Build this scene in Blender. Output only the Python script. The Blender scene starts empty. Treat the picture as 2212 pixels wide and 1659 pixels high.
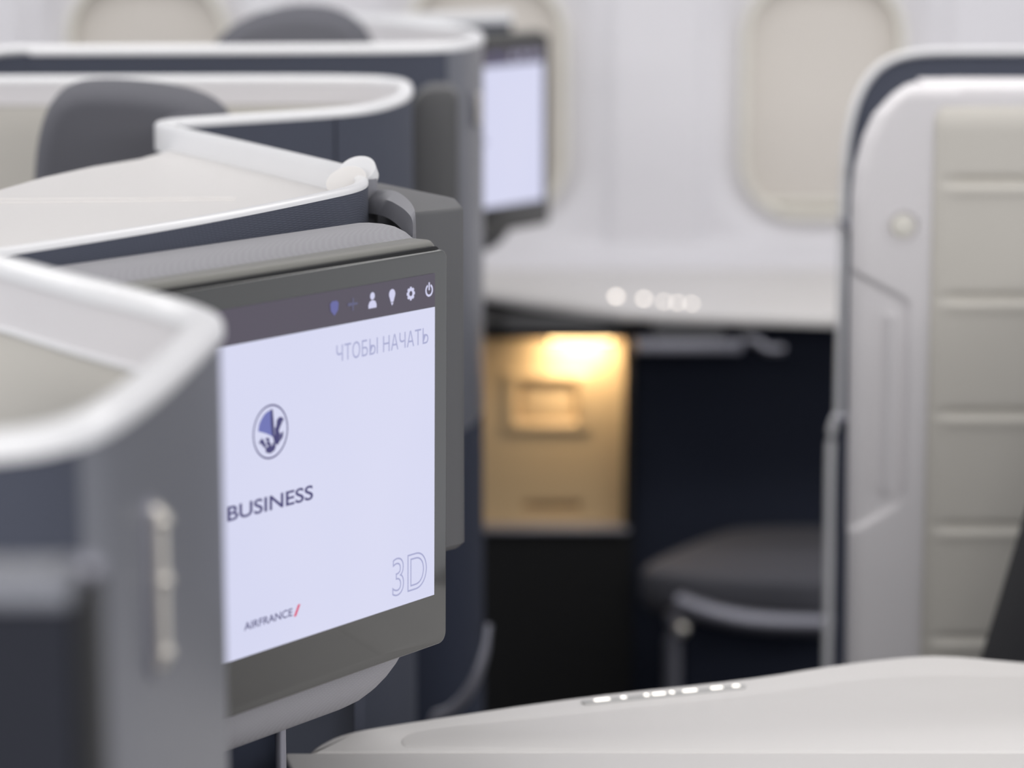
import bpy, bmesh, math, random
from mathutils import Vector, Matrix
random.seed(3)
S = bpy.context.scene
COL = S.collection
EYE = 1.43                      # eye height above the cabin floor

# ---------------------------------------------------------------- camera
cam_d = bpy.data.cameras.new('camera'); cam = bpy.data.objects.new('camera', cam_d); COL.objects.link(cam)
cam.location = (0, 0, EYE)
cam.rotation_euler = (math.radians(90 - 10.6365), 0, 0)
cam_d.sensor_width = 36; cam_d.lens = 36 * 6174 / 2212
cam_d.clip_start = 0.05
cam_d.dof.use_dof = True; cam_d.dof.focus_distance = 1.92; cam_d.dof.aperture_fstop = 4.2
S.camera = cam
# ---------------------------------------------------------------- world, exposure
w = bpy.data.worlds.new('world'); S.world = w; w.use_nodes = True
bg = w.node_tree.nodes['Background']; bg.inputs[0].default_value = (0.93, 0.95, 1, 1); bg.inputs[1].default_value = 0.9
S.view_settings.view_transform = 'Standard'; S.view_settings.look = 'None'
S.view_settings.exposure = 0.03; S.view_settings.gamma = 1; S.view_settings.use_curve_mapping = False
# ---------------------------------------------------------------- cabin ceiling light strips and an added frontal fill
def strip(name, loc, sx, sy, watts, rot=(0, 0, 0), col=(1, 0.985, 0.97)):
    l = bpy.data.lights.new(name, 'AREA'); l.shape = 'RECTANGLE'; l.size = sx; l.size_y = sy
    l.energy = watts; l.color = col
    o = bpy.data.objects.new(name, l); COL.objects.link(o); o.location = loc; o.rotation_euler = rot
strip('ceiling_wash_near_aisle', (0, -0.75, 2.05), 6, 0.8, 125, (math.radians(38), 0, 0))  # unseen light added behind the camera to fill camera-facing sides
strip('ceiling_wash_centre', (0, 1.3, 2.08), 6, 0.7, 14)
strip('ceiling_wash_far_aisle', (0, 2.9, 2.08), 6, 0.5, 36)
strip('sidewall_wash', (0, 3.7, 2.06), 6, 0.25, 12, (math.radians(20), 0, 0), (0.97, 0.98, 1))

# ---------------------------------------------------------------- materials
def lin(c):
    return tuple(((v / 255) / 12.92 if v / 255 <= 0.04045 else ((v / 255 + 0.055) / 1.055) ** 2.4) for v in c) + (1,)
def mat(name, rgb, rough=0.5, metal=0.0, coat=0.0, bump=None, var=0.0):
    m = bpy.data.materials.new(name); m.use_nodes = True; nt = m.node_tree; b = nt.nodes['Principled BSDF']
    b.inputs['Base Color'].default_value = lin(rgb); b.inputs['Roughness'].default_value = rough
    b.inputs['Metallic'].default_value = metal; b.inputs['Coat Weight'].default_value = coat
    tc = nt.nodes.new('ShaderNodeTexCoord')
    if bump:
        kind, scale, strength = bump
        if kind == 'weave':      # two crossed fine wave textures: woven cloth
            ws = []
            for d in ('X', 'Z'):
                wv = nt.nodes.new('ShaderNodeTexWave'); wv.bands_direction = d; wv.inputs['Scale'].default_value = scale
                mp = nt.nodes.new('ShaderNodeMapping'); mp.inputs['Rotation'].default_value = (0.4, 0.78, 0.5)
                nt.links.new(tc.outputs['Object'], mp.inputs[0]); nt.links.new(mp.outputs[0], wv.inputs[0]); ws.append(wv)
            mx = nt.nodes.new('ShaderNodeMath'); mx.operation = 'MULTIPLY'
            nt.links.new(ws[0].outputs['Fac'], mx.inputs[0]); nt.links.new(ws[1].outputs['Fac'], mx.inputs[1]); h = mx.outputs[0]
        else:
            n = nt.nodes.new('ShaderNodeTexNoise'); n.inputs['Scale'].default_value = scale; n.inputs['Detail'].default_value = 3
            nt.links.new(tc.outputs['Object'], n.inputs['Vector']); h = n.outputs['Fac']
        bp = nt.nodes.new('ShaderNodeBump'); bp.inputs['Strength'].default_value = strength; bp.inputs['Distance'].default_value = 0.0006
        nt.links.new(h, bp.inputs['Height']); nt.links.new(bp.outputs[0], b.inputs['Normal'])
        if var:
            r = nt.nodes.new('ShaderNodeMixRGB'); r.inputs[1].default_value = tuple(v * (1 - var) for v in lin(rgb)[:3]) + (1,)
            r.inputs[2].default_value = tuple(min(1, v * (1 + var)) for v in lin(rgb)[:3]) + (1,)
            nt.links.new(h, r.inputs[0]); nt.links.new(r.outputs[0], b.inputs['Base Color'])
    return m
def glow(name, rgb, st=0.9):
    m = bpy.data.materials.new(name); m.use_nodes = True; b = m.node_tree.nodes['Principled BSDF']
    b.inputs['Base Color'].default_value = (0.01, 0.01, 0.01, 1); b.inputs['Roughness'].default_value = 0.35
    b.inputs['Specular IOR Level'].default_value = 0.2
    b.inputs['Emission Color'].default_value = lin(rgb); b.inputs['Emission Strength'].default_value = st
    return m
M = dict(
    rim=mat('white_rim_lacquer', (226, 226, 228), 0.28, coat=0.2),
    white=mat('white_console', (220, 217, 215), 0.42, bump=('noise', 900, 0.05)),
    cream=mat('cream_leather', (204, 200, 192), 0.55, bump=('noise', 700, 0.25)),
    liner=mat('pale_grey_liner', (222, 219, 221), 0.45),
    navy=mat('navy_fabric', (72, 76, 90), 0.85, bump=('weave', 270, 0.4), var=0.12),
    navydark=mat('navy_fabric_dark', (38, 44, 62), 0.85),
    corner=mat('grey_satin_cover', (112, 114, 122), 0.38, metal=0.15),
    bolster=mat('light_grey_fabric', (156, 155, 160), 0.75, bump=('weave', 270, 0.22), var=0.07),
    wing=mat('dark_grey_plastic', (82, 82, 84), 0.5),
    casing=mat('monitor_casing', (112, 111, 106), 0.42),
    glass=mat('monitor_glass', (50, 50, 48), 0.16, coat=0.5),
    black=mat('black_plastic', (22, 22, 24), 0.6),
    bracket=mat('grey_bracket', (128, 128, 134), 0.4, metal=0.3),
    chrome=mat('chrome', (222, 217, 208), 0.3, metal=0.6),
    grey_metal=mat('grey_metal', (150, 150, 160), 0.4, metal=0.6),
    seat=mat('charcoal_seat', (86, 86, 93), 0.8, bump=('noise', 600, 0.3)),
    seatdark=mat('black_seat', (40, 40, 44), 0.75),
    wall=mat('sidewall', (220, 218, 222), 0.6),
    frame=mat('window_frame', (224, 221, 212), 0.5),
    shade=mat('window_shade', (207, 201, 194), 0.6),
    carpet=mat('carpet', (30, 32, 42), 0.95, bump=('noise', 300, 0.6)),
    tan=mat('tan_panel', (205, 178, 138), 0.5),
    ceiling=mat('ceiling_panel', (225, 225, 226), 0.6),
    ink=glow('screen_ink_navy', (70, 66, 118)), inkmid=glow('screen_ink_blue', (112, 118, 186)),
    inkpale=glow('screen_ink_pale', (172, 175, 212)), inkred=glow('screen_ink_red', (222, 70, 110)),
    icon=glow('screen_icon', (214, 214, 244)), icondim=glow('screen_icon_dim', (98, 98, 130)), shield=glow('screen_icon_shield', (104, 106, 166)),
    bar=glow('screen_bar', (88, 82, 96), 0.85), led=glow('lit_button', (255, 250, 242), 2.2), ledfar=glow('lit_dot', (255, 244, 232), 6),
)
# display: emission mixes two close pale blues by noise
def display_mat():
    m = glow('screen_display', (222, 224, 250)); nt = m.node_tree; b = nt.nodes['Principled BSDF']
    tc = nt.nodes.new('ShaderNodeTexCoord'); n = nt.nodes.new('ShaderNodeTexNoise'); n.inputs['Scale'].default_value = 6
    r = nt.nodes.new('ShaderNodeMixRGB'); r.inputs[1].default_value = lin((214, 217, 246)); r.inputs[2].default_value = lin((226, 227, 250))
    nt.links.new(tc.outputs['Object'], n.inputs['Vector']); nt.links.new(n.outputs['Fac'], r.inputs[0])
    nt.links.new(r.outputs[0], b.inputs['Emission Color']); return m
M['display'] = display_mat()

# ---------------------------------------------------------------- mesh helpers
def link(name, bm, m, parent=None, smooth=True, ang=40):
    bmesh.ops.recalc_face_normals(bm, faces=bm.faces)
    me = bpy.data.meshes.new(name); bm.to_mesh(me); bm.free()
    me.materials.append(m)
    if smooth:
        for p in me.polygons: p.use_smooth = True
        me.set_sharp_from_angle(angle=math.radians(ang))
    o = bpy.data.objects.new(name, me); COL.objects.link(o)
    if parent: o.parent = parent
    return o
def thing(name, label, cat, loc=(0, 0, 0), group=None, mtx=None):
    o = bpy.data.objects.new(name, None); COL.objects.link(o); o.empty_display_size = 0.05
    if mtx is not None: o.matrix_world = mtx
    else: o.location = loc
    o['label'] = label; o['category'] = cat
    if group: o['group'] = group
    return o
def tag(o, label, cat, group=None):
    o['label'] = label; o['category'] = cat
    if group: o['group'] = group
    return o
def struct(o): o['kind'] = 'structure'; return o
def rings(bm, rs, closed=True, cap=True):
    vs = [[bm.verts.new(p) for p in r] for r in rs]
    n = len(vs[0])
    for a, b in zip(vs[:-1], vs[1:]):
        for i in range(n if closed else n - 1):
            j = (i + 1) % n
            bm.faces.new((a[i], a[j], b[j], b[i]))
    if cap and closed:
        bm.faces.new(vs[0]); bm.faces.new(list(reversed(vs[-1])))
    return vs
def chaikin(p, k=3, closed=False):
    p = [Vector(q) for q in p]
    for _ in range(k):
        out = [] if closed else [p[0]]
        rng = range(len(p)) if closed else range(len(p) - 1)
        for i in rng:
            a, b = p[i], p[(i + 1) % len(p)]
            out += [a * 0.75 + b * 0.25, a * 0.25 + b * 0.75]
        if not closed: out.append(p[-1])
        p = out
    return p
def inset(poly, d):
    n = len(poly); area = sum(poly[i][0] * poly[(i + 1) % n][1] - poly[(i + 1) % n][0] * poly[i][1] for i in range(n))
    s = 1 if area > 0 else -1; out = []
    for i in range(n):
        a, b, c = Vector(poly[i - 1][:2]), Vector(poly[i][:2]), Vector(poly[(i + 1) % n][:2])
        e1 = (b - a).normalized(); e2 = (c - b).normalized()
        n1 = Vector((-e1.y, e1.x)) * s; n2 = Vector((-e2.y, e2.x)) * s
        m = n1 + n2
        m = m.normalized() / max(0.4, m.normalized().dot(n1)) if m.length > 1e-6 else n1
        out.append(b + m * d)
    return out
def loft(bm, outline, layers, f):
    """outline (u,v), layers [(inset, h)], f(u,v,h)->xyz"""
    rings(bm, [[f(q[0], q[1], h) for q in (inset(outline, d) if d else outline)] for d, h in layers])
def rnd(r, h0, h1, n=4, back=0.0):
    """layers for a slab from h0 (back) to h1 (front) whose front edge is rounded with radius r"""
    L = []
    if back: L += [(back * (1 - math.sin(t * math.pi / 2 / n)), h0 + back * (1 - math.cos(t * math.pi / 2 / n)) * (1 if h1 > h0 else -1)) for t in range(n + 1)]
    else: L.append((0, h0))
    sg = 1 if h1 > h0 else -1
    for t in range(n + 1):
        a = t * math.pi / 2 / n
        L.append((r * (1 - math.cos(a)), h1 - sg * r * (1 - math.sin(a))))
    return L
def rrect(x0, x1, y0, y1, r, n=6):
    rr = r if isinstance(r, (list, tuple)) else [r] * 4    # order: br, tr, tl, bl
    out = []
    for (cx, cy, sx, sy, a0), q in zip(((x1, y0, -1, 1, -90), (x1, y1, -1, -1, 0), (x0, y1, 1, -1, 90), (x0, y0, 1, 1, 180)), rr):
        for i in range(n + 1):
            a = math.radians(a0 + 90 * i / n)
            out.append((cx + sx * q + q * math.cos(a), cy + sy * q + q * math.sin(a)))
    return out
UP = lambda u, v, h: (u, v, h)              # plan outline, h = height
FR = lambda u, v, h: (u, h, v)              # elevation outline (x,z), h = depth y
def R(z): return EYE + z                    # height given relative to the eye
def sweep(bm, path, cross):
    """path: 3D points, cross: [(o,z)] o = offset to the left of travel in plan"""
    P = [Vector(p) for p in path]; rs = []
    for i, p in enumerate(P):
        a = P[max(0, i - 1)]; b = P[min(len(P) - 1, i + 1)]
        t = Vector((b.x - a.x, b.y - a.y, 0)).normalized(); nn = Vector((-t.y, t.x, 0))
        rs.append([p + nn * o + Vector((0, 0, z)) for o, z in cross])
    rings(bm, rs)
def plan(path, z, k=3): return [(p[0], p[1], z) for p in chaikin([(q[0], q[1], 0) for q in path], k)]
def capx(w, h, n=8):
    """rim section: rounded top, flat foot"""
    r = min(w / 2, h * 0.6); out = [(-w / 2, -h)]
    for i in range(n + 1):
        a = math.pi - math.pi * i / n
        out.append((w / 2 * math.cos(a), -r + r * math.sin(a)))
    out.append((w / 2, -h)); return out
def rect(o0, o1, z0, z1): return [(o0, z0), (o0, z1), (o1, z1), (o1, z0)]
def swept(name, path, cross, m, parent=None):
    bm = bmesh.new(); sweep(bm, path, cross); return link(name, bm, m, parent)
def tube(bm, pts, r, n=12, k=2, flat=1.0):
    P = chaikin(pts, k); rs = []
    up = Vector((0, 0, 1))
    for i, p in enumerate(P):
        t = (P[min(len(P) - 1, i + 1)] - P[max(0, i - 1)]).normalized()
        a = t.cross(up); a = a.normalized() if a.length > 0.05 else Vector((1, 0, 0)); b = a.cross(t).normalized()
        rs.append([p + (a * math.cos(2 * math.pi * j / n) * flat + b * math.sin(2 * math.pi * j / n)) * r for j in range(n)])
    rings(bm, rs)
def cyl(bm, c, r, z0, z1, n=40, bev=0.001, f=UP):
    o = [(c[0] + r * math.cos(2 * math.pi * i / n), c[1] + r * math.sin(2 * math.pi * i / n)) for i in range(n)]
    loft(bm, o, rnd(bev, z0, z1, 3), f)
def slab(name, outline, layers, m, parent=None, f=UP, ang=40):
    bm = bmesh.new(); loft(bm, outline, layers, f); return link(name, bm, m, parent, ang=ang)
def grid(name, nu, nv, f, m, parent=None, ang=60):
    bm = bmesh.new(); vs = [[bm.verts.new(f(i / nu, j / nv)) for j in range(nv + 1)] for i in range(nu + 1)]
    for i in range(nu):
        for j in range(nv): bm.faces.new((vs[i][j], vs[i + 1][j], vs[i + 1][j + 1], vs[i][j + 1]))
    return link(name, bm, m, parent, ang=ang)
def sm(e0, e1, x):
    t = max(0, min(1, (x - e0) / (e1 - e0))); return t * t * (3 - 2 * t)

# ================================================================ SETTING
def box(name, x0, x1, y0, y1, z0, z1, m, parent=None, bev=0.0):
    L = [(0, z0), (0, z1)] if not bev else [(bev, z0), (0, z0 + bev)] + rnd(bev, z0 + bev, z1, 3)
    return slab(name, rrect(x0, x1, y0, y1, bev, 3) if bev else [(x0, y0), (x1, y0), (x1, y1), (x0, y1)], L, m, parent)
struct(box('floor', -3.2, 3.2, -1.4, 4.75, -0.05, 0, M['carpet']))
struct(box('ceiling', -3.2, 3.2, -1.4, 4.75, 2.15, 2.2, M['ceiling']))
struct(box('wall_near', -3.2, 3.2, -1.45, -1.4, 0, 2.15, M['wall']))
WX = [-0.573 - 0.532, -0.573, -0.041, 0.491, 1.023]
WC = R(-0.39)
def winsd(x, z):
    best = 9
    for cx in WX:
        qx = abs(x - cx) - (0.128 - 0.095); qz = abs(z - WC) - (0.192 - 0.095)
        d = math.hypot(max(qx, 0), max(qz, 0)) + min(max(qx, qz), 0) - 0.095
        best = min(best, d)
    return best
def wallf(u, v):
    x = -1.5 + 3.0 * u; z = R(-0.72) + (2.15 - R(-0.72)) * v
    d = winsd(x, z); y = 4.5
    y += 0.024 * (1 - sm(0.0, 0.06, d)) + 0.05 * (1 - sm(-0.012, 0.0, d))     # dished reveal around each window
    ph = (x - 0.225) / 0.532; ph = (ph - round(ph)) * 0.532
    y += 0.014 * sm(0.062, 0.082, abs(ph)) * sm(R(-0.66), R(-0.6), z)         # raised pillar between windows
    y -= 0.05 * (1 - sm(R(-0.67), R(-0.615), z))                              # flare out to the ledge
    return (x, y, z)
struct(grid('wall_window_side', 500, 230, wallf, M['wall'], ang=80))
struct(box('baseboard_window_side', -3.2, 3.2, 4.5, 4.56, 0, R(-0.70), M['navydark']))
struct(box('trim_1', -3.2, -1.5, 4.5, 4.55, R(-0.72), 2.15, M['wall'])); struct(box('trim_2', 1.5, 3.2, 4.5, 4.55, R(-0.72), 2.15, M['wall']))
for i, cx in enumerate(WX):
    wo = rrect(cx - 0.13, cx + 0.13, WC - 0.194, WC + 0.194, 0.097, 12)
    bm = bmesh.new(); w_ = inset(wo, 0.011)
    rs = [[(p[0], y, p[1]) for p in inset(wo, d)] for d, y in ((0, 4.545), (0, 4.517), (0.002, 4.514), (0.009, 4.514), (0.011, 4.517), (0.011, 4.55))]
    rings(bm, rs, cap=False)
    fr = struct(link('window_%d' % (i + 1), bm, M['frame']))
    slab('window_shade', inset(wo, 0.010), [(0, 4.56), (0, 4.545)], M['shade'], fr, FR)
    box('shade_grip', cx - 0.10, cx + 0.10, 4.536, 4.5455, WC - 0.172, WC - 0.162, M['frame'], fr, 0.002)

# ================================================================ MONITOR
def frame_matrix(P, yaw, tilt, roll):
    ex = Vector((math.sin(yaw), math.cos(yaw), 0)); ez = Vector((0, 0, 1)); n = ex.cross(ez)
    ez2 = math.cos(tilt) * ez - math.sin(tilt) * n; n2 = ex.cross(ez2)
    ex3 = math.cos(roll) * ex + math.sin(roll) * ez2; ez3 = n2.cross(ex3)
    m = Matrix.Identity(4)
    for i in range(3): m[i][0] = ex3[i]; m[i][1] = -n2[i]; m[i][2] = ez3[i]; m[i][3] = P[i]
    return m
# local axes: x along the screen (to its right edge), y into the wall, z up; origin = upper right corner of the lit display
def text(name, s, a0, a1, b0, b1, m, parent, y=-0.0016, outline=0, shear=0.0, bold=0.0):
    cu = bpy.data.curves.new('t', 'FONT'); cu.body = s; cu.size = 1; cu.offset = bold
    if outline: cu.fill_mode = 'NONE'; cu.bevel_depth = outline; cu.bevel_resolution = 0
    else: cu.extrude = 0.0
    cu.shear = shear
    ob = bpy.data.objects.new('t', cu); COL.objects.link(ob)
    bpy.context.view_layer.update()
    dg = bpy.context.evaluated_depsgraph_get()
    me = bpy.data.meshes.new_from_object(ob.evaluated_get(dg)); bpy.data.objects.remove(ob)
    xs = [v.co.x for v in me.vertices]; ys = [v.co.y for v in me.vertices]
    X0, X1, Y0, Y1 = min(xs), max(xs), min(ys), max(ys)
    for v in me.vertices:
        v.co = (a0 + (v.co.x - X0) / (X1 - X0) * (a1 - a0), y - v.co.z * 0.001, b0 + (v.co.y - Y0) / (Y1 - Y0) * (b1 - b0))
    me.materials.clear(); me.materials.append(m); me.name = name
    o = bpy.data.objects.new(name, me); COL.objects.link(o); o.parent = parent; return o
def flat(name, polys, m, parent, y=-0.0016):
    bm = bmesh.new()
    for p in polys: bm.faces.new([bm.verts.new((q[0], y, q[1])) for q in p])
    return link(name, bm, m, parent, smooth=False)
def ring2d(cx, cz, r0, r1, a0=0, a1=360, n=32, asp=1.0):
    P = []
    for i in range(n):
        t0 = math.radians(a0 + (a1 - a0) * i / n); t1 = math.radians(a0 + (a1 - a0) * (i + 1) / n)
        P.append([(cx + asp * r * math.cos(t), cz + r * math.sin(t)) for r, t in ((r0, t0), (r1, t0), (r1, t1), (r0, t1))])
    return P
def disc(cx, cz, r, n=24, asp=1.0): return [[(cx + asp * r * math.cos(2 * math.pi * i / n), cz + r * math.sin(2 * math.pi * i / n)) for i in range(n)]]
LOC = lambda u, v, h: (u, h, v)
def monitor(name, label, mtx, full=True, group=None):
    t = thing(name, label, 'screen', group=group, mtx=mtx)
    W = 0.340
    slab('casing', rrect(-W - 0.013, 0.014, -0.250, 0.0205, 0.008), rnd(0.004, 0.030, 0.0075, 4, 0.006), M['casing'], t, LOC)
    slab('groove', rrect(-W - 0.011, 0.0125, -0.248, 0.0165, 0.006), [(0, 0.009), (0, 0.0045)], M['black'], t, LOC)
    g = slab('glass_panel', rrect(-W - 0.013, 0.0145, -0.250, 0.0145, 0.0075), [(0, 0.0062)] + rnd(0.0008, 0.005, 0.0, 3), M['glass'], t, LOC)
    d = flat('display', [[(-W, -0.215), (0, -0.215), (0, -0.0222), (-W, -0.0222)]], M['display'], t, -0.0006)
    b = flat('menu_bar', [[(-W, -0.0218), (0, -0.0218), (0, 0), (-W, 0)]], M['bar'], t, -0.0006)
    zc = -0.0105
    y = -0.0012
    flat('power_icon', ring2d(-0.0072, zc, 0.0028, 0.0042, 115, 425) + [[(-0.0079, zc), (-0.0065, zc), (-0.0065, zc + 0.0052), (-0.0079, zc + 0.0052)]], M['icon'], b, y)
    gp = []
    for k in range(8):
        a = k * math.pi / 4; c, s = math.cos(a), math.sin(a)
        gp.append([(-0.0272 + c * r - s * w_, zc + s * r + c * w_) for r, w_ in ((0.003, -0.0011), (0.0044, -0.0009), (0.0044, 0.0009), (0.003, 0.0011))])
    flat('settings_icon', ring2d(-0.0272, zc, 0.0017, 0.0037) + gp, M['icon'], b, y)
    flat('light_icon', disc(-0.0472, zc + 0.0018, 0.0033) + [[(-0.0498, zc - 0.0002), (-0.0446, zc - 0.0002), (-0.0458, zc - 0.0032), (-0.0486, zc - 0.0032)], [(-0.0486, zc - 0.0036), (-0.0458, zc - 0.0036), (-0.0472, zc - 0.0056)]], M['icon'], b, y)
    flat('person_icon', disc(-0.0679, zc + 0.0029, 0.0024) + [[(-0.0679 + 0.0042 * c, zc - 0.0048 + h) for c, h in ((-1, 0), (1, 0), (1, 0.0022), (0.72, 0.0042), (0.2, 0.0050), (-0.2, 0.0050), (-0.72, 0.0042), (-1, 0.0022))]], M['icon'], b, y)
    flat('plane_icon', [[(-0.0935, zc + 0.0004), (-0.0925, zc + 0.0012), (-0.0832, zc + 0.0006), (-0.0832, zc - 0.0006), (-0.0925, zc - 0.001)], [(-0.0885, zc), (-0.0872, zc), (-0.0872, zc + 0.004), (-0.0884, zc + 0.0036)], [(-0.0885, zc), (-0.0872, zc), (-0.0876, zc - 0.0044), (-0.0886, zc - 0.004)]], M['icondim'], b, y)
    flat('shield_icon', [[(-0.1068 + x_, zc + z_) for x_, z_ in ((-0.0042, 0.0024), (-0.0024, 0.0040), (0.0024, 0.0040), (0.0042, 0.0024), (0.0036, -0.002), (0, -0.0052), (-0.0036, -0.002))]], M['shield'], b, y)
    y = -0.0012
    if full:
        text('greeting_text', 'ЧТОБЫ НАЧАТЬ', -0.1050, -0.0080, -0.0452, -0.0345, M['inkpale'], d, y)
        text('seat_number', '3D', -0.0470, -0.0092, -0.2075, -0.1820, M['inkpale'], d, y, outline=0.016)
    text('cabin_text', 'BUSINESS', -0.2110, -0.1290, -0.1283, -0.1190, M['ink'], d, y, bold=0.014)
    text('airline_name', 'AIRFRANCE', -0.1965, -0.1500, -0.1985, -0.1935, M['ink'], d, y, bold=0.010)
    flat('red_slash', [[(-0.1488, -0.1995), (-0.1464, -0.1995), (-0.1420, -0.1925), (-0.1444, -0.1925)]], M['inkred'], d, y)
    cx, cz, rr = -0.170, -0.0795, 0.0168
    L = lambda pts: [(cx + (x_ - 450) / 185 * rr, cz + (510 - z_) / 325 * rr + (x_ - 450) / 185 * -0.0) for x_, z_ in pts]
    em = flat('emblem', ring2d(cx, cz, rr - 0.0011, rr, n=48), M['ink'], d, y)
    flat('emblem_wing', [L([(458, 250), (415, 262), (380, 292), (352, 338), (330, 390), (318, 470), (360, 495), (400, 518), (440, 548), (470, 580)])], M['inkmid'], em, y - 0.0001)
    flat('emblem_feathers', [L([(448, 243), (472, 248), (482, 400), (490, 575), (462, 560), (450, 420)]),
        L([(490, 470), (505, 470), (520, 680), (495, 640)]),
        L([(520, 385), (545, 358), (580, 375), (588, 410), (560, 420), (548, 400), (535, 410)]),
        L([(500, 480), (512, 415), (545, 400), (572, 425), (552, 470), (535, 520), (552, 570), (548, 640), (522, 690), (496, 650)]),
        L([(468, 560), (492, 560), (510, 690), (488, 660)]), L([(508, 400), (530, 365), (560, 352), (540, 400), (520, 430)]),
        L([(555, 555), (582, 535), (578, 605), (548, 650)]),
        L([(322, 612), (355, 560), (378, 600), (408, 690), (378, 680), (350, 630)]),
        L([(388, 580), (415, 568), (438, 592), (430, 625), (455, 650), (432, 680), (400, 645), (410, 608)]),
        L([(390, 695), (420, 680), (440, 650), (458, 685), (478, 635), (503, 700), (488, 742), (445, 768), (400, 748)])], M['ink'], em, y - 0.0002)
    return t
MT1 = frame_matrix((-0.0506, 1.8416, R(-0.2723)), 0.6026, 0.0043, -0.0185)
mon1 = monitor('seat_monitor', 'large tilted screen reading BUSINESS, 3D and AIRFRANCE, in sharp focus', MT1)
MT2 = frame_matrix((0.0432, 3.992, R(-0.2710)), 0.6660, 0.0, 0.0)
mon2 = monitor('seat_monitor', 'small blurred lit screen beside the far shell corner, in front of the window wall', MT2, full=False)

# ================================================================ SEAT SHELLS
FL = -EYE + 0.002
def shell(name, label, parent_group=None):
    return thing(name, label, 'seat shell', (0, 0, 0), parent_group)

# ---- near left shell: a wedge with its corner pointing right, wide pale rim
def corner_shell(t, far, near, z, zlow, rw, rh, wth, k=3, split=0.0, low=None):
    path = far + near
    P = plan(path, z, k)
    swept('rim', P, capx(rw, rh), M['rim'], t)
    ix = max(range(len(P)), key=lambda i: P[i][0])
    j = next(i for i in range(ix, len(P)) if P[i][0] < split) if split is not None else len(P) - 1
    hw = wth / 2
    swept('corner_cover', P[:j + 1], rect(hw - 0.005, hw, low or zlow, -rh), M['corner'], t)
    swept('fabric_panel', P[j:], rect(hw - 0.0055, hw - 0.0003, low or zlow, -rh), M['navy'], t)
    if low: swept('lower_panel', P, rect(hw - 0.0055, hw - 0.0008, zlow, low), M['navydark'], t)  # darker navy low down: shade from the nearer shells put into the colour
    swept('upper_liner', P, rect(-hw, hw - 0.006, -rh - 0.028, -rh + 0.001), M['liner'], t)
    swept('leather_lining', P, rect(-hw + 0.001, hw - 0.006, zlow, -rh - 0.029), M['cream'], t)
    swept('piping', P, [(-hw + 0.0018 * math.cos(a) , -rh - 0.0285 + 0.0018 * math.sin(a)) for a in [i * math.pi / 4 for i in range(8)]], M['rim'], t)
L_far = [(-0.60, 1.80), (-0.290, 1.545), (-0.221, 1.444), (-0.166, 1.374), (-0.150, 1.345)]
L_near = [(-0.1425, 1.325), (-0.144, 1.290), (-0.147, 1.235), (-0.155, 1.142), (-0.168, 1.070), (-0.197, 1.043), (-0.30, 1.025), (-0.62, 1.01)]
tL = shell('seat_shell', 'blurred near left seat shell with broad white rim and grey corner')
corner_shell(tL, L_far, L_near, R(-0.215), -1.19, 0.017, 0.010, 0.013, split=-0.170)
# ---- far shell, same kind, along the window seats
tF = shell('seat_shell', 'far left navy seat shell with long level rim beyond the grey headrest')
F_far = [(-0.372, 3.999), (-0.260, 3.804), (-0.181, 3.675), (-0.118, 3.558), (-0.061, 3.455), (-0.043, 3.385)]
F_near = [(-0.037, 3.311), (-0.048, 3.213), (-0.070, 3.157), (-0.116, 3.134), (-0.305, 3.117), (-0.521, 3.104)]
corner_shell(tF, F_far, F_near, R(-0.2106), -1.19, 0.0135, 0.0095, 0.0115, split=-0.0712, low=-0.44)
# rounded end of that shell, its rim turning down
bm = bmesh.new()
zt = R(-0.2106)
tube(bm, [(-0.516, 3.104, zt - 0.005), (-0.535, 3.103, zt - 0.005), (-0.563, 3.102, zt - 0.007), (-0.584, 3.100, zt - 0.028), (-0.588, 3.100, zt - 0.19), (-0.588, 3.100, zt - 0.6)], 0.0052, k=3)
link('end_rim', bm, M['rim'], tF)
slab('end_panel', [(-0.516, zt - 0.008), (-0.558, zt - 0.011), (-0.578, zt - 0.030), (-0.584, zt - 0.1), (-0.584, 0.02), (-0.516, 0.02)], [(0, 3.109), (0, 3.100)], M['navy'], tF, FR)

def handle(parent_label, x, y, z0, z1, r, ang):
    t = thing('coat_hook', parent_label, 'hook', (x, y, z0))
    t.rotation_euler = (0, 0, ang)
    h = z1 - z0
    slab('back_plate', rrect(-r * 1.1, r * 1.1, -r * 0.5, h + r * 0.5, r), rnd(0.0006, 0.002, -0.0012, 3), M['grey_metal'], t, FR)
    bm = bmesh.new(); tube(bm, [(0, -0.001, r * 0.6), (0, -r * 0.8, r * 0.8), (0, -r * 0.85, h * 0.5), (0, -r * 0.8, h - r * 0.8), (0, -0.001, h - r * 0.6)], r * 0.55, k=3)
    link('hook_bar', bm, M['chrome'], t)
    for zz in (h * 0.12, h * 0.55, h * 0.9):
        bm = bmesh.new(); bmesh.ops.create_uvsphere(bm, u_segments=16, v_segments=10, radius=r * 0.8, matrix=Matrix.Translation((0, -r * 0.95, zz))); link('knob', bm, M['chrome'], t)
handle('tall chrome hook with three bright knobs on the near shell corner', -0.1478, 1.142, R(-0.336), R(-0.264), 0.0045, math.radians(82))
handle('tiny dim metal hook high on the far shell corner', -0.0405, 3.213, R(-0.307), R(-0.270), 0.0037, math.radians(72))

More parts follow.
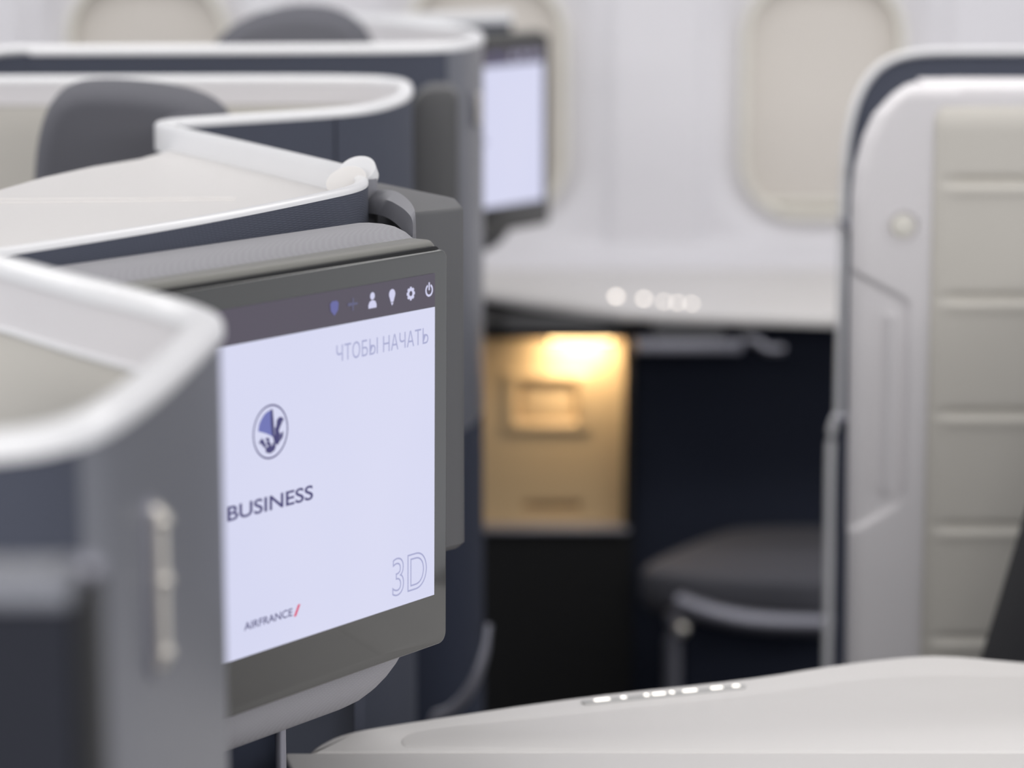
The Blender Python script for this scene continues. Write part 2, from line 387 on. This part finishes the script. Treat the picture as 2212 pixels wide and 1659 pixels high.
# ---- sharp middle shell: console top, front rim with navy band, hinge, diagonal wall
tS = shell('seat_shell', 'sharply focused middle shell with white console top and hinge behind the large screen')
zS = R(-0.230)
fr_path = [(-0.72, 1.99), (-0.385, 1.690), (-0.335, 1.648), (-0.318, 1.632), (-0.299, 1.656), (-0.230, 1.750), (-0.181, 1.830), (-0.128, 1.930), (-0.108, 1.975), (-0.1055, 2.012), (-0.1090, 2.036)]
P = plan(fr_path, zS, 3)
swept('front_rim', P, capx(0.0095, 0.0045), M['rim'], tS)
swept('fabric_band', P, rect(-0.0045, 0.0040, -0.075, -0.0042), M['navy'], tS)
# path runs away from the camera: left of travel is -x, so the console is at +offset
slab('console_top', [(-0.109, 2.045), (-0.107, 2.0), (-0.128, 1.935), (-0.181, 1.836), (-0.230, 1.757), (-0.299, 1.664), (-0.318, 1.642), (-0.335, 1.658), (-0.385, 1.700), (-0.70, 1.98), (-0.62, 2.03), (-0.43, 2.06), (-0.385, 2.107), (-0.363, 2.20), (-0.336, 2.275), (-0.306, 2.332), (-0.296, 2.372), (-0.288, 2.405), (-0.225, 2.293), (-0.150, 2.153), (-0.129, 2.113)],
     rnd(0.002, R(-0.275), R(-0.2505), 3), M['white'], tS)
bm = bmesh.new()
for a, b in (((-0.46, 2.052), (-0.20, 2.066)), ((-0.44, 2.028), (-0.20, 2.052))):
    loft(bm, [(a[0], a[1]), (b[0], b[1]), (b[0], b[1] + 0.0035), (a[0], a[1] + 0.0035)], [(0, R(-0.2515)), (0, R(-0.2498))], UP)
link('lid_ridge', bm, M['white'], tS)
diag = [(-0.1155, 2.082), (-0.129, 2.115), (-0.150, 2.155), (-0.225, 2.295), (-0.280, 2.392)]
vert_ = [(-0.298, 2.428), (-0.303, 2.452), (-0.290, 2.470)]
PD = plan(diag + vert_ , zS, 3)
swept('diagonal_rim', PD, capx(0.010, 0.024), M['rim'], tS)
swept('diagonal_wall', PD, rect(-0.0045, 0.004, -1.18, -0.0240), M['navy'], tS)
def tilted(c, ax, r, h0, h1, bev):
    q = Vector(ax).normalized().to_track_quat('Z', 'Y'); c = Vector(c); bm = bmesh.new()
    cyl(bm, (0, 0), r, h0, h1, bev=bev, f=lambda u, v, h: c + q @ Vector((u, v, h))); return bm
link('hinge_cap', tilted((-0.1120, 2.050, R(-0.2275)), (-0.22, -0.58, 0.78), 0.0140, -0.010, 0.0, 0.0012), M['rim'], tS)
link('hinge_washer', tilted((-0.1185, 2.030, R(-0.2330)), (-0.22, -0.55, 0.8), 0.0150, -0.006, 0.0, 0.0010), M['white'], tS)
bm = bmesh.new(); cyl(bm, (-0.1105, 2.052), 0.0136, R(-0.300), R(-0.2340), bev=0.0008); link('hinge_barrel', bm, M['bracket'], tS)
# housing behind the monitor (in the monitor's own axes)
inv = MT1
def loc1(u, v, h): return tuple(inv @ Vector((u, h, v)))
def housing(parent, mt, name='monitor_housing'):
    ff = lambda u, v, h: tuple(mt @ Vector((u, h, v)))
    o = rrect(-0.355, 0.058, -0.298, 0.025, [0.092, 0.030, 0.03, 0.03], 10)
    return slab(name, o, rnd(0.036, 0.108, 0.031, 8, 0.030), M['bolster'], parent, ff, 50)
housing(tS, MT1)
# bracket arching from hinge over the housing's end
BR = [((-0.1090, 2.0350, R(-0.2570)), (-0.1010, 2.0350, R(-0.2470)), (-0.0980, 2.0570, R(-0.2430))),
      ((-0.0920, 2.0050, R(-0.2550)), (-0.0880, 2.0050, R(-0.2440)), (-0.0840, 2.0270, R(-0.2400))),
      ((-0.0820, 1.9750, R(-0.2560)), (-0.0780, 1.9750, R(-0.2450)), (-0.0750, 1.9970, R(-0.2410))),
      ((-0.0740, 1.9450, R(-0.2590)), (-0.0710, 1.9450, R(-0.2460)), (-0.0680, 1.9670, R(-0.2440))),
      ((-0.0710, 1.9250, R(-0.2600)), (-0.0670, 1.9250, R(-0.2490)), (-0.0660, 1.9470, R(-0.2480))),
      ((-0.0690, 1.9150, R(-0.2640)), (-0.0670, 1.9150, R(-0.2580)), (-0.0655, 1.9370, R(-0.2590)))]
cols = [chaikin([q[k] for q in BR], 2) for k in range(3)]
bm = bmesh.new()
rings(bm, [[a, b, c, c + Vector((0.0, 0.004, -0.010))] for a, b, c in zip(*cols)])
link('hinge_bracket', bm, M['bracket'], tS, ang=45)
# flat wing panel right of the hinge
wg = [(-0.112, 1.925), (-0.066, 1.963), (-0.050, 1.985), (-0.036, 2.006), (-0.0335, 2.016), (-0.040, 2.056), (-0.044, 2.064), (-0.099, 2.154), (-0.118, 2.146), (-0.095, 2.09), (-0.085, 2.02)]
wg = [(-0.070, 1.972), (-0.0375, 2.005), (-0.0345, 2.012), (-0.0400, 2.056), (-0.0440, 2.064), (-0.0985, 2.153), (-0.110, 2.146), (-0.086, 2.030)]
slab('wing_panel', wg, [(0.004, R(-0.498)), (0, R(-0.494))] + rnd(0.004, R(-0.490), R(-0.2490), 4), M['wing'], tS)
bm = bmesh.new(); tube(bm, [(-0.157, 1.86, 0.03), (-0.157, 1.86, R(-0.50))], 0.0038, k=0); link('support_post', bm, M['grey_metal'], tS)
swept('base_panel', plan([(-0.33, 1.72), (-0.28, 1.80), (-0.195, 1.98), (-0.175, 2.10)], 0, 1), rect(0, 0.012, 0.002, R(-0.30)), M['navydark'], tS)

# ---- shell wrapped around the grey headrest
t2 = shell('seat_shell', 'seat shell wrapped round the large grey headrest, white inside and navy outside')
s_front = [(-0.290, 2.470), (-0.262, 2.492), (-0.168, 2.560), (-0.130, 2.605), (-0.110, 2.690), (-0.1035, 2.757)]
s_far = [(-0.1035, 2.83), (-0.110, 2.900), (-0.140, 2.938), (-0.256, 2.945), (-0.523, 2.935), (-0.85, 2.93)]
P2 = plan(s_front + s_far, zS, 3)
swept('rim', P2, capx(0.013, 0.008), M['rim'], t2)
j = min(range(len(P2)), key=lambda i: abs(P2[i][0] + 0.1625) + (9 if P2[i][1] > 2.7 else 0))
# travel goes right then curls back left: outside is to the right of travel
swept('fabric_panel', P2[:j + 1], rect(-0.006, -0.001, -1.18, -0.008), M['navy'], t2)
swept('fabric_panel', [tuple(Vector(P2[j]) * 0.7 + Vector(P2[j + 1]) * 0.3)] + P2[j + 1:], rect(-0.006, -0.001, -1.18, -0.008), M['navy'], t2)
swept('upper_liner', P2, rect(-0.0005, 0.006, -0.030, -0.0075), M['liner'], t2)
swept('leather_lining', P2, rect(-0.0005, 0.008, -0.9, -0.031), M['cream'], t2)
slab('wing_panel', rrect(-0.106, -0.056, R(-0.65), R(-0.245), [0.002, 0.014, 0.026, 0.002], 8), rnd(0.006, 3.035, 2.985, 4), M['wing'], t2, FR)
slab('seam_strip', rrect(-0.1655, -0.1615, 2.562, 2.5665, 0.001), [(0, 0.01), (0, R(-0.2385))], M['black'], t2)

def pillow(name, label, pts, y0, y1, r, m, cat='headrest'):
    t = thing(name, label, cat, (0, 0, 0))
    o = [(p[0], p[1]) for p in chaikin([(q[0], R(q[1]), 0) for q in pts], 3, True)]
    n = 8; L = []
    for i in range(n + 1):
        a = i * math.pi / n; L.append((r * (1 - math.sin(a)), (y0 + y1) / 2 - (y1 - y0) / 2 * math.cos(a)))
    slab('cushion', o, list(reversed(L)), m, t, FR, 60)
    return t
h2 = pillow('headrest', 'large dark grey headrest between white shell walls, left of the hinge',
            [(-0.452, -0.62), (-0.444, -0.33), (-0.436, -0.250), (-0.412, -0.211), (-0.360, -0.208), (-0.29, -0.218), (-0.258, -0.240), (-0.246, -0.30), (-0.25, -0.62)], 2.58, 2.70, 0.022, M['seat'])
bm = bmesh.new(); tube(bm, [(-0.325, 2.588, R(-0.262)), (-0.315, 2.580, R(-0.246)), (-0.295, 2.578, R(-0.241)), (-0.272, 2.582, R(-0.25)), (-0.262, 2.590, R(-0.28))], 0.006, k=3); link('ear_fold', bm, M['seat'], h2)
box('seat_back', -0.45, -0.25, 2.60, 2.68, 0.02, R(-0.60), M['seatdark'], h2, 0.01)
hF = pillow('headrest', 'dark domed headrest rising behind the far level rim', [(-0.372, -0.56), (-0.367, -0.242), (-0.325, -0.199), (-0.251, -0.179), (-0.186, -0.191), (-0.153, -0.242), (-0.149, -0.56)], 3.35, 3.46, 0.02, M['seat'])
box('seat_back', -0.36, -0.16, 3.37, 3.44, 0.02, R(-0.54), M['seatdark'], hF, 0.01)
hL = pillow('headrest', 'small dark headrest corner inside the near shell at the left edge', [(-0.42, -0.60), (-0.41, -0.22), (-0.36, -0.205), (-0.262, -0.228), (-0.238, -0.275), (-0.24, -0.60)], 1.24, 1.32, 0.02, M['seatdark'])
box('seat_back', -0.40, -0.25, 1.25, 1.31, 0.02, R(-0.58), M['seatdark'], hL, 0.01)

# ---- near dark side panel at the lower left
tA = thing('aisle_side_panel', 'very blurred navy padded panel at the lower left, nearest of all', 'seat panel', (0, 0, 0))
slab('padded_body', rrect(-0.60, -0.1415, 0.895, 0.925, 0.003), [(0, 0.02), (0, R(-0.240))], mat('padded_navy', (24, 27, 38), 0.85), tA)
slab('top_cap', rrect(-0.60, -0.1415, 0.890, 0.928, 0.004), [(0, R(-0.240))] + rnd(0.006, R(-0.238), R(-0.2315), 5), M['corner'], tA)
slab('end_post', rrect(-0.1413, -0.1360, 0.894, 0.926, 0.0025), [(0, 0.02), (0, R(-0.236))], M['black'], tA)
bm = bmesh.new(); bmesh.ops.create_uvsphere(bm, u_segments=16, v_segments=10, radius=0.004, matrix=Matrix.Translation((-0.1385, 0.91, R(-0.2325)))); link('metal_button', bm, M['grey_metal'], tA)

# ---- shell behind the small far screen
tT = shell('seat_shell', 'furthest seat shell edge with thin white lid above the small screen')
PT = plan([(-0.22, 4.06), (-0.15, 4.095), (-0.05, 4.165), (-0.004, 4.190)], R(-0.2335), 2)
swept('rim', PT, capx(0.02, 0.0155), M['rim'], tT)
swept('fabric_band', PT, rect(-0.008, 0.008, -0.06, -0.0155), M['navydark'], tT)
slab('monitor_housing', rrect(-0.30, 0.000, -0.285, 0.012, [0.085, 0.03, 0.03, 0.03], 8), rnd(0.015, 0.085, 0.031, 5, 0.012), M['wing'], tT, lambda u, v, h: tuple(MT2 @ Vector((u, h, v))), 50)
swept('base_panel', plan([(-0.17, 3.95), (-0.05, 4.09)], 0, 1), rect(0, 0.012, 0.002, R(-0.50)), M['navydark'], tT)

# ================================================================ RIGHT SHELL (leather wall)
tR = shell('seat_shell', 'pale right shell with grooved cream leather wall, round lamp and recessed slot')
Lf = [(-1.40, 0.352), (-0.70, 0.3435), (-0.345, 0.3400), (-0.315, 0.3425), (-0.285, 0.350), (-0.262, 0.360), (-0.245, 0.375), (-0.236, 0.388), (-0.2312, 0.405), (-0.229, 0.432)]
def left(z):
    for a, b in zip(Lf[:-1], Lf[1:]):
        if z <= b[0]: return a[1] + (b[1] - a[1]) * (z - a[0]) / (b[0] - a[0])
    return Lf[-1][1]
def sdpoly(p, poly):
    x, z = p; d = 9; ins = False; n = len(poly)
    for i in range(n):
        ax, az = poly[i]; bx, bz = poly[(i + 1) % n]
        ex, ez = bx - ax, bz - az; t = max(0, min(1, ((x - ax) * ex + (z - az) * ez) / (ex * ex + ez * ez)))
        d = min(d, math.hypot(x - ax - t * ex, z - az - t * ez))
        if (az > z) != (bz > z) and x < (bx - ax) * (z - az) / (bz - az) + ax: ins = not ins
    return -d if ins else d
REC = [(0.30, -0.396), (0.3455, -0.4195), (0.392, -0.444), (0.399, -0.452), (0.3995, -0.648), (0.394, -0.658), (0.347, -0.686), (0.30, -0.71)]
def Rf(u, v):
    z = -1.40 + (1.40 - 0.229) * v ** 0.62 if v < 1 else -0.229
    l = left(z); x = l + (0.445 - l) * u
    de = min(x - l, (-0.229 - z)); y = 2.835
    y += 0.016 * (1 - math.sqrt(max(0, 1 - (1 - min(1, de / 0.016)) ** 2)))
    d = sdpoly((x, z), REC); y += 0.006 * (1 - sm(-0.004, 0.002, d))
    ds = max(abs(x - 0.3805) - 0.0035, abs(z + 0.5535) - 0.09)
    y -= 0.0035 * (1 - sm(0.0, 0.003, ds))
    rc = math.hypot(x - 0.3905, z + 0.3725)
    y += 0.004 * (1 - sm(0.0150, 0.0195, rc))
    return (x, y, R(z))
grid('side_frame', 60, 420, Rf, M['liner'], tR)
slab('outer_panel', [(p[0], R(z)) for z, p in ((a, (b + 0.011, 0)) for a, b in Lf)] + [(0.85, R(-0.230)), (0.85, R(-1.40))], [(0, 2.900), (0, 2.852)], M['liner'], tR, FR)
slab('top_band', [(0.41, R(-0.32)), (0.87, R(-0.32)), (0.87, R(-0.2290)), (0.41, R(-0.2290))], rnd(0.016, 2.895, 2.8352, 8), M['liner'], tR, FR)
def Lea(u, v):
    x = 0.4195 + 0.43 * u; z = -1.40 + (1.40 - 0.2465) * v
    y = 2.829 + 0.03 * (1 - math.sqrt(max(0, 1 - (1 - min(1, (-0.2465 - z) / 0.03)) ** 2))) * 0.5
    y += 0.004 * (1 - sm(0, 0.004, x - 0.4195))
    k = (z + 0.3255) / 0.1175; g = abs(k - round(k)) * 0.1175
    y += 0.0055 * math.exp(-(g / 0.0038) ** 2) * sm(0.430, 0.440, x) * (1 if z < -0.3 else 0)
    y -= 0.002 * math.exp(-((k - round(k)) * 0.1175 + 0.010) ** 2 / 0.006 ** 2) * sm(0.430, 0.440, x) * (1 if z < -0.3 else 0)
    return (x, y, R(z))
grid('leather_wall', 60, 560, Lea, M['cream'], tR)
bm = bmesh.new(); cyl(bm, (0.3905, R(-0.3725)), 0.0118, 2.845, 2.8325, bev=0.004, f=FR); link('lamp_lens', bm, M['frame'], tR)
bm = bmesh.new()
o = [(0.3905 + 0.0172 * math.cos(a * math.pi / 24), R(-0.3725) + 0.0172 * math.sin(a * math.pi / 24)) for a in range(48)]
rings(bm, [[(p[0], y, p[1]) for p in inset(o, d)] for d, y in ((-0.002, 2.845), (-0.0018, 2.8345), (0, 2.8335), (0.0018, 2.8345), (0.003, 2.845))], cap=False)
link('lamp_ring', bm, M['liner'], tR)
bm = bmesh.new(); tube(bm, [(0.3805, 2.8335, R(-0.462)), (0.3805, 2.8335, R(-0.645))], 0.0032, k=0); link('slot_bar', bm, M['liner'], tR)

# navy shell standing behind it, beyond the aisle
tD = shell('seat_shell', 'navy shell with pale edge trim standing behind the right leather shell')
edge = [(0.384, -0.655), (0.384, -0.43), (0.3845, -0.37), (0.389, -0.315), (0.402, -0.272), (0.426, -0.243), (0.462, -0.2315), (0.52, -0.2305), (0.95, -0.2300)]
E3 = chaikin([(p[0], 3.30, R(p[1])) for p in edge], 2)
bm = bmesh.new(); tube(bm, [tuple(v) for v in E3], 0.0042, k=0, n=14); link('edge_trim', bm, M['rim'], tD)
slab('fabric_panel', [(v.x, v.z) for v in E3] + [(0.95, 0.02), (0.384, 0.02)], [(0.002, 3.325), (0.002, 3.30)], M['navy'], tD, FR)
bm = bmesh.new(); tube(bm, [(0.385, 3.30, R(-0.655)), (0.379, 3.298, R(-0.664)), (0.3745, 3.296, R(-0.685)), (0.3755, 3.296, R(-0.80)), (0.3785, 3.296, R(-1.40))], 0.0050, k=2); link('lower_trim', bm, M['rim'], tD)
for zz in (-0.425, -0.662):
    bm = bmesh.new(); tube(bm, [(0.380, 3.295, R(zz)), (0.398, 3.293, R(zz - 0.012 if zz > -0.5 else zz + 0.004))], 0.0042, k=0); link('trim_joint', bm, M['grey_metal'], tD)

# dark seat at the right edge
tX = thing('passenger_seat', 'dark seat back leaning at the right edge in front of the leather wall', 'seat', (0.55, 2.5, 0))
slab('seat_back', [(x - 0.55, z) for x, z in ((0.438, R(-0.80)), (0.463, R(-0.707)), (0.489, R(-0.606)), (0.548, R(-0.40)), (0.64, R(-0.36)), (0.64, R(-0.80)))], rnd(0.012, 0.15, -0.06, 4, 0.012), M['seatdark'], tX, FR)
slab('seat_cushion', rrect(-0.20, 0.12, -0.12, 0.26, 0.03), [(0, 0.42)] + rnd(0.03, 0.45, 0.58, 4), M['seatdark'], tX)
slab('seat_base', rrect(-0.14, 0.1, -0.06, 0.22, 0.02), [(0, 0.0), (0, 0.43)], M['black'], tX)

# ================================================================ FOREGROUND CONSOLE
tC = thing('side_console', 'large white side console across the bottom with a strip of lit buttons', 'console', (0, 0, 0))
deck = chaikin([(-0.150, 2.001, 0), (-0.146, 2.020, 0), (-0.128, 2.052, 0), (-0.086, 2.076, 0), (0.057, 2.148, 0), (0.186, 2.192, 0), (0.256, 2.232, 0), (0.320, 2.258, 0), (0.358, 2.262, 0), (0.416, 2.240, 0), (0.60, 2.19, 0), (0.95, 2.15, 0)], 2)
deck = [(p.x, p.y) for p in deck] + [(0.95, 2.001)]
slab('deck', deck, [(0.004, R(-0.72)), (0, R(-0.70))] + rnd(0.006, R(-0.69), R(-0.650), 6), M['white'], tC)
inner = chaikin([(-0.075, 2.006, 0), (-0.085, 2.03, 0), (-0.070, 2.058, 0), (0.02, 2.085, 0), (0.10, 2.115, 0), (0.20, 2.150, 0), (0.30, 2.20, 0), (0.40, 2.20, 0), (0.93, 2.12, 0), (0.93, 2.006, 0)], 2, True)
slab('deck_lid', [(p.x, p.y) for p in inner], rnd(0.0015, R(-0.651), R(-0.6495), 3), M['white'], tC)
slab('front_shelf', [(-0.144, 1.60), (0.95, 1.60), (0.95, 1.9985), (-0.166, 1.9985), (-0.1665, 1.990), (-0.148, 1.91)], rnd(0.004, R(-0.70), R(-0.6485), 4), M['white'], tC)
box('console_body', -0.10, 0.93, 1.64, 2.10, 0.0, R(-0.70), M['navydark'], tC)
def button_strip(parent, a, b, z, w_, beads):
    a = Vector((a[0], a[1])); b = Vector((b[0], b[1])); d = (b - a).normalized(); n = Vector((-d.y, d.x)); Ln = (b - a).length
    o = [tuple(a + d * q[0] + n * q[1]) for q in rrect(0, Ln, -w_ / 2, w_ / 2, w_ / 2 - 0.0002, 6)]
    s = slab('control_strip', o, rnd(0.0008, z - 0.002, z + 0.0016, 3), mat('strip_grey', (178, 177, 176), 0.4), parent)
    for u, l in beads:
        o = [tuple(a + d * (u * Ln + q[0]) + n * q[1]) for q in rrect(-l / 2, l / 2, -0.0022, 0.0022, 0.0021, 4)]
        slab('lit_button', o, rnd(0.0004, z, z + 0.0024, 2), M['led'], s)  # small rounded pads that emit white
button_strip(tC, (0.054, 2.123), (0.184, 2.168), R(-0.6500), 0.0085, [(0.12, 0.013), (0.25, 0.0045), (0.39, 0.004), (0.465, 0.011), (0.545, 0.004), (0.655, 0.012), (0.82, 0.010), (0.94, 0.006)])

# ================================================================ WINDOW SEAT SUITE
tW = thing('window_console', 'blurred white console under the windows with round lit buttons', 'console', (0, 0, 0))
wc = [(-0.30, 4.448), (-0.30, 4.36), (-0.10, 4.30), (-0.045, 4.21), (0.03, 4.118), (0.096, 4.063), (0.161, 4.018), (0.323, 3.982), (0.445, 3.958), (0.90, 3.94), (0.90, 4.448)]
slab('console_top', wc, [(0.003, R(-0.663)), (0, R(-0.661))] + rnd(0.005, R(-0.659), R(-0.650), 4), M['white'], tW)
box('console_back', -0.28, 0.88, 4.36, 4.44, 0.0, R(-0.6635), M['navydark'], tW)
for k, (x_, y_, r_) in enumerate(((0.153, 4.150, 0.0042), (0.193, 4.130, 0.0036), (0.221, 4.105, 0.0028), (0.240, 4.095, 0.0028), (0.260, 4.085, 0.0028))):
    bm = bmesh.new(); bmesh.ops.create_uvsphere(bm, u_segments=16, v_segments=10, radius=r_, matrix=Matrix.Translation((x_, y_, R(-0.650)))); link('lit_button', bm, M['ledfar'], tW)  # emission stands in for glints on the console buttons
tB = thing('storage_cabinet', 'warm lit tan cabinet with recessed latch below the window console', 'cabinet', (0.06, 4.1, 0))
X0, X1 = -0.055, 0.166
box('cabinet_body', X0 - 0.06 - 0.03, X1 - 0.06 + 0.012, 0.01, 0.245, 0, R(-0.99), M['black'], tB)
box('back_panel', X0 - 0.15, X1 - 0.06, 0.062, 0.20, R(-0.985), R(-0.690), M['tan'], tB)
bx = lambda x: x - 0.06
def door(u, v):
    x = bx(X0 - 0.05) + (X1 - X0 + 0.05) * u; z = -0.985 + 0.285 * v
    cx, cz = bx(0.052), -0.802
    q = max(abs(x - cx) - 0.059, abs(z - cz) - 0.041)
    y = 0.028 - 0.005 * (1 - sm(-0.0, 0.006, q))
    q2 = max(abs(x - cx) - 0.044, abs(z - cz) - 0.030)
    y += 0.018 * (1 - sm(-0.004, 0.003, q2))
    q3 = max(abs(x - bx(0.060)) - 0.042, abs(z + 0.960) - 0.005)
    y += 0.02 * (1 - sm(-0.004, 0.002, q3))
    return (x, y, R(z))
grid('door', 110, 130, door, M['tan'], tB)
box('latch_flap', bx(0.052) - 0.038, bx(0.052) + 0.038, 0.034, 0.060, R(-0.830), R(-0.783), M['tan'], tB, 0.002)
box('door_edge', bx(X1) - 0.001, bx(X1) + 0.010, 0.005, 0.24, R(-0.99), R(-0.70), M['black'], tB)
box('sill', X0 - 0.15, X1 - 0.06 + 0.006, -0.004, 0.03, R(-0.993), R(-0.985), M['grey_metal'], tB, 0.002)
box('head_rail', X0 - 0.15, X1 - 0.06 + 0.01, -0.02, 0.24, R(-0.700), R(-0.676), M['black'], tB)
lamp = box('reading_lamp', 0.10 - 0.045, 0.10 + 0.045, 4.085, 4.10, R(-0.7055), R(-0.7005), glow('warm_lamp', (255, 214, 150), 6), None, 0.001)
tag(lamp, 'slim warm lamp under the console lighting the tan cabinet', 'lamp')
l = bpy.data.lights.new('reading_lamp_light', 'AREA'); l.shape = 'RECTANGLE'; l.size = 0.09; l.size_y = 0.02; l.energy = 0.42; l.color = (1, 0.80, 0.54)
lo = bpy.data.objects.new('reading_lamp_light', l); COL.objects.link(lo); lo.location = (0.10, 4.088, R(-0.708)); lo.rotation_euler = (math.radians(28), 0, 0)
# partition right of the cabinet
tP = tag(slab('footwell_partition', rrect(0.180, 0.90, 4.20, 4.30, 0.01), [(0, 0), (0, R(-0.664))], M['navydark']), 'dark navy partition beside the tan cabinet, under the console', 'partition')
# folded tray hardware under the console
tY = thing('folding_tray', 'folded grey tray and arm hanging below the window console edge', 'tray table', (0, 0, 0))
box('tray_arm', -0.01, 0.166, 4.04, 4.07, R(-0.684), R(-0.6635), M['wing'], tY, 0.002)
box('tray_leaf', 0.175, 0.325, 3.975, 4.04, R(-0.703), R(-0.686), M['grey_metal'], tY, 0.003)
box('tray_mount', 0.20, 0.30, 3.99, 4.03, R(-0.690), R(-0.6635), M['wing'], tY)
bm = bmesh.new(); tube(bm, [(0.322, 4.0, R(-0.690)), (0.345, 3.99, R(-0.684)), (0.36, 3.985, R(-0.700)), (0.385, 3.985, R(-0.698))], 0.007, k=2); link('tray_latch', bm, M['grey_metal'], tY)
box('latch_mount', 0.325, 0.345, 3.99, 4.01, R(-0.690), R(-0.6635), M['wing'], tY)
# ottoman
tO = thing('ottoman', 'dark grey footrest cushion with pale metal bar under the console', 'footrest', (0, 0, 0))
ot = chaikin([(0.172, 3.93, 0), (0.20, 3.90, 0), (0.30, 3.86, 0), (0.52, 3.84, 0), (0.52, 4.18, 0), (0.36, 4.18, 0), (0.30, 4.14, 0)], 2, True)
slab('cushion', [(p.x, p.y) for p in ot], [(0.012, R(-1.065)), (0, R(-1.05))] + rnd(0.012, R(-1.03), R(-1.000), 5), M['seat'], tO)
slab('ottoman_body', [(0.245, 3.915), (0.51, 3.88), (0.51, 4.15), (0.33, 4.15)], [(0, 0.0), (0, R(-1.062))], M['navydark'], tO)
bm = bmesh.new(); tube(bm, [(0.232, 3.865, R(-1.036)), (0.27, 3.845, R(-1.046)), (0.33, 3.83, R(-1.055)), (0.42, 3.825, R(-1.058)), (0.52, 3.825, R(-1.058))], 0.015, k=2); link('metal_bar', bm, M['grey_metal'], tO)
bm = bmesh.new(); bmesh.ops.create_uvsphere(bm, u_segments=20, v_segments=12, radius=0.010, matrix=Matrix.Translation((0.236, 3.84, R(-1.068)))); link('pivot_knob', bm, M['chrome'], tO)
bm = bmesh.new(); tube(bm, [(0.227, 3.86, R(-1.05)), (0.224, 3.86, R(-1.10)), (0.226, 3.86, R(-1.40))], 0.012, k=1); link('strut', bm, M['grey_metal'], tO)
# strap
bm = bmesh.new(); tube(bm, [(-0.025, 2.98, R(-0.823)), (-0.028, 2.97, R(-0.851)), (-0.042, 2.96, R(-0.888)), (-0.065, 2.96, R(-0.916)), (-0.093, 2.96, R(-0.921)), (-0.098, 2.97, R(-1.42))], 0.0065, k=3, flat=0.5)
tag(link('seat_belt', bm, M['grey_metal']), 'curved grey strap hanging low in the gap right of the large screen', 'seat belt')
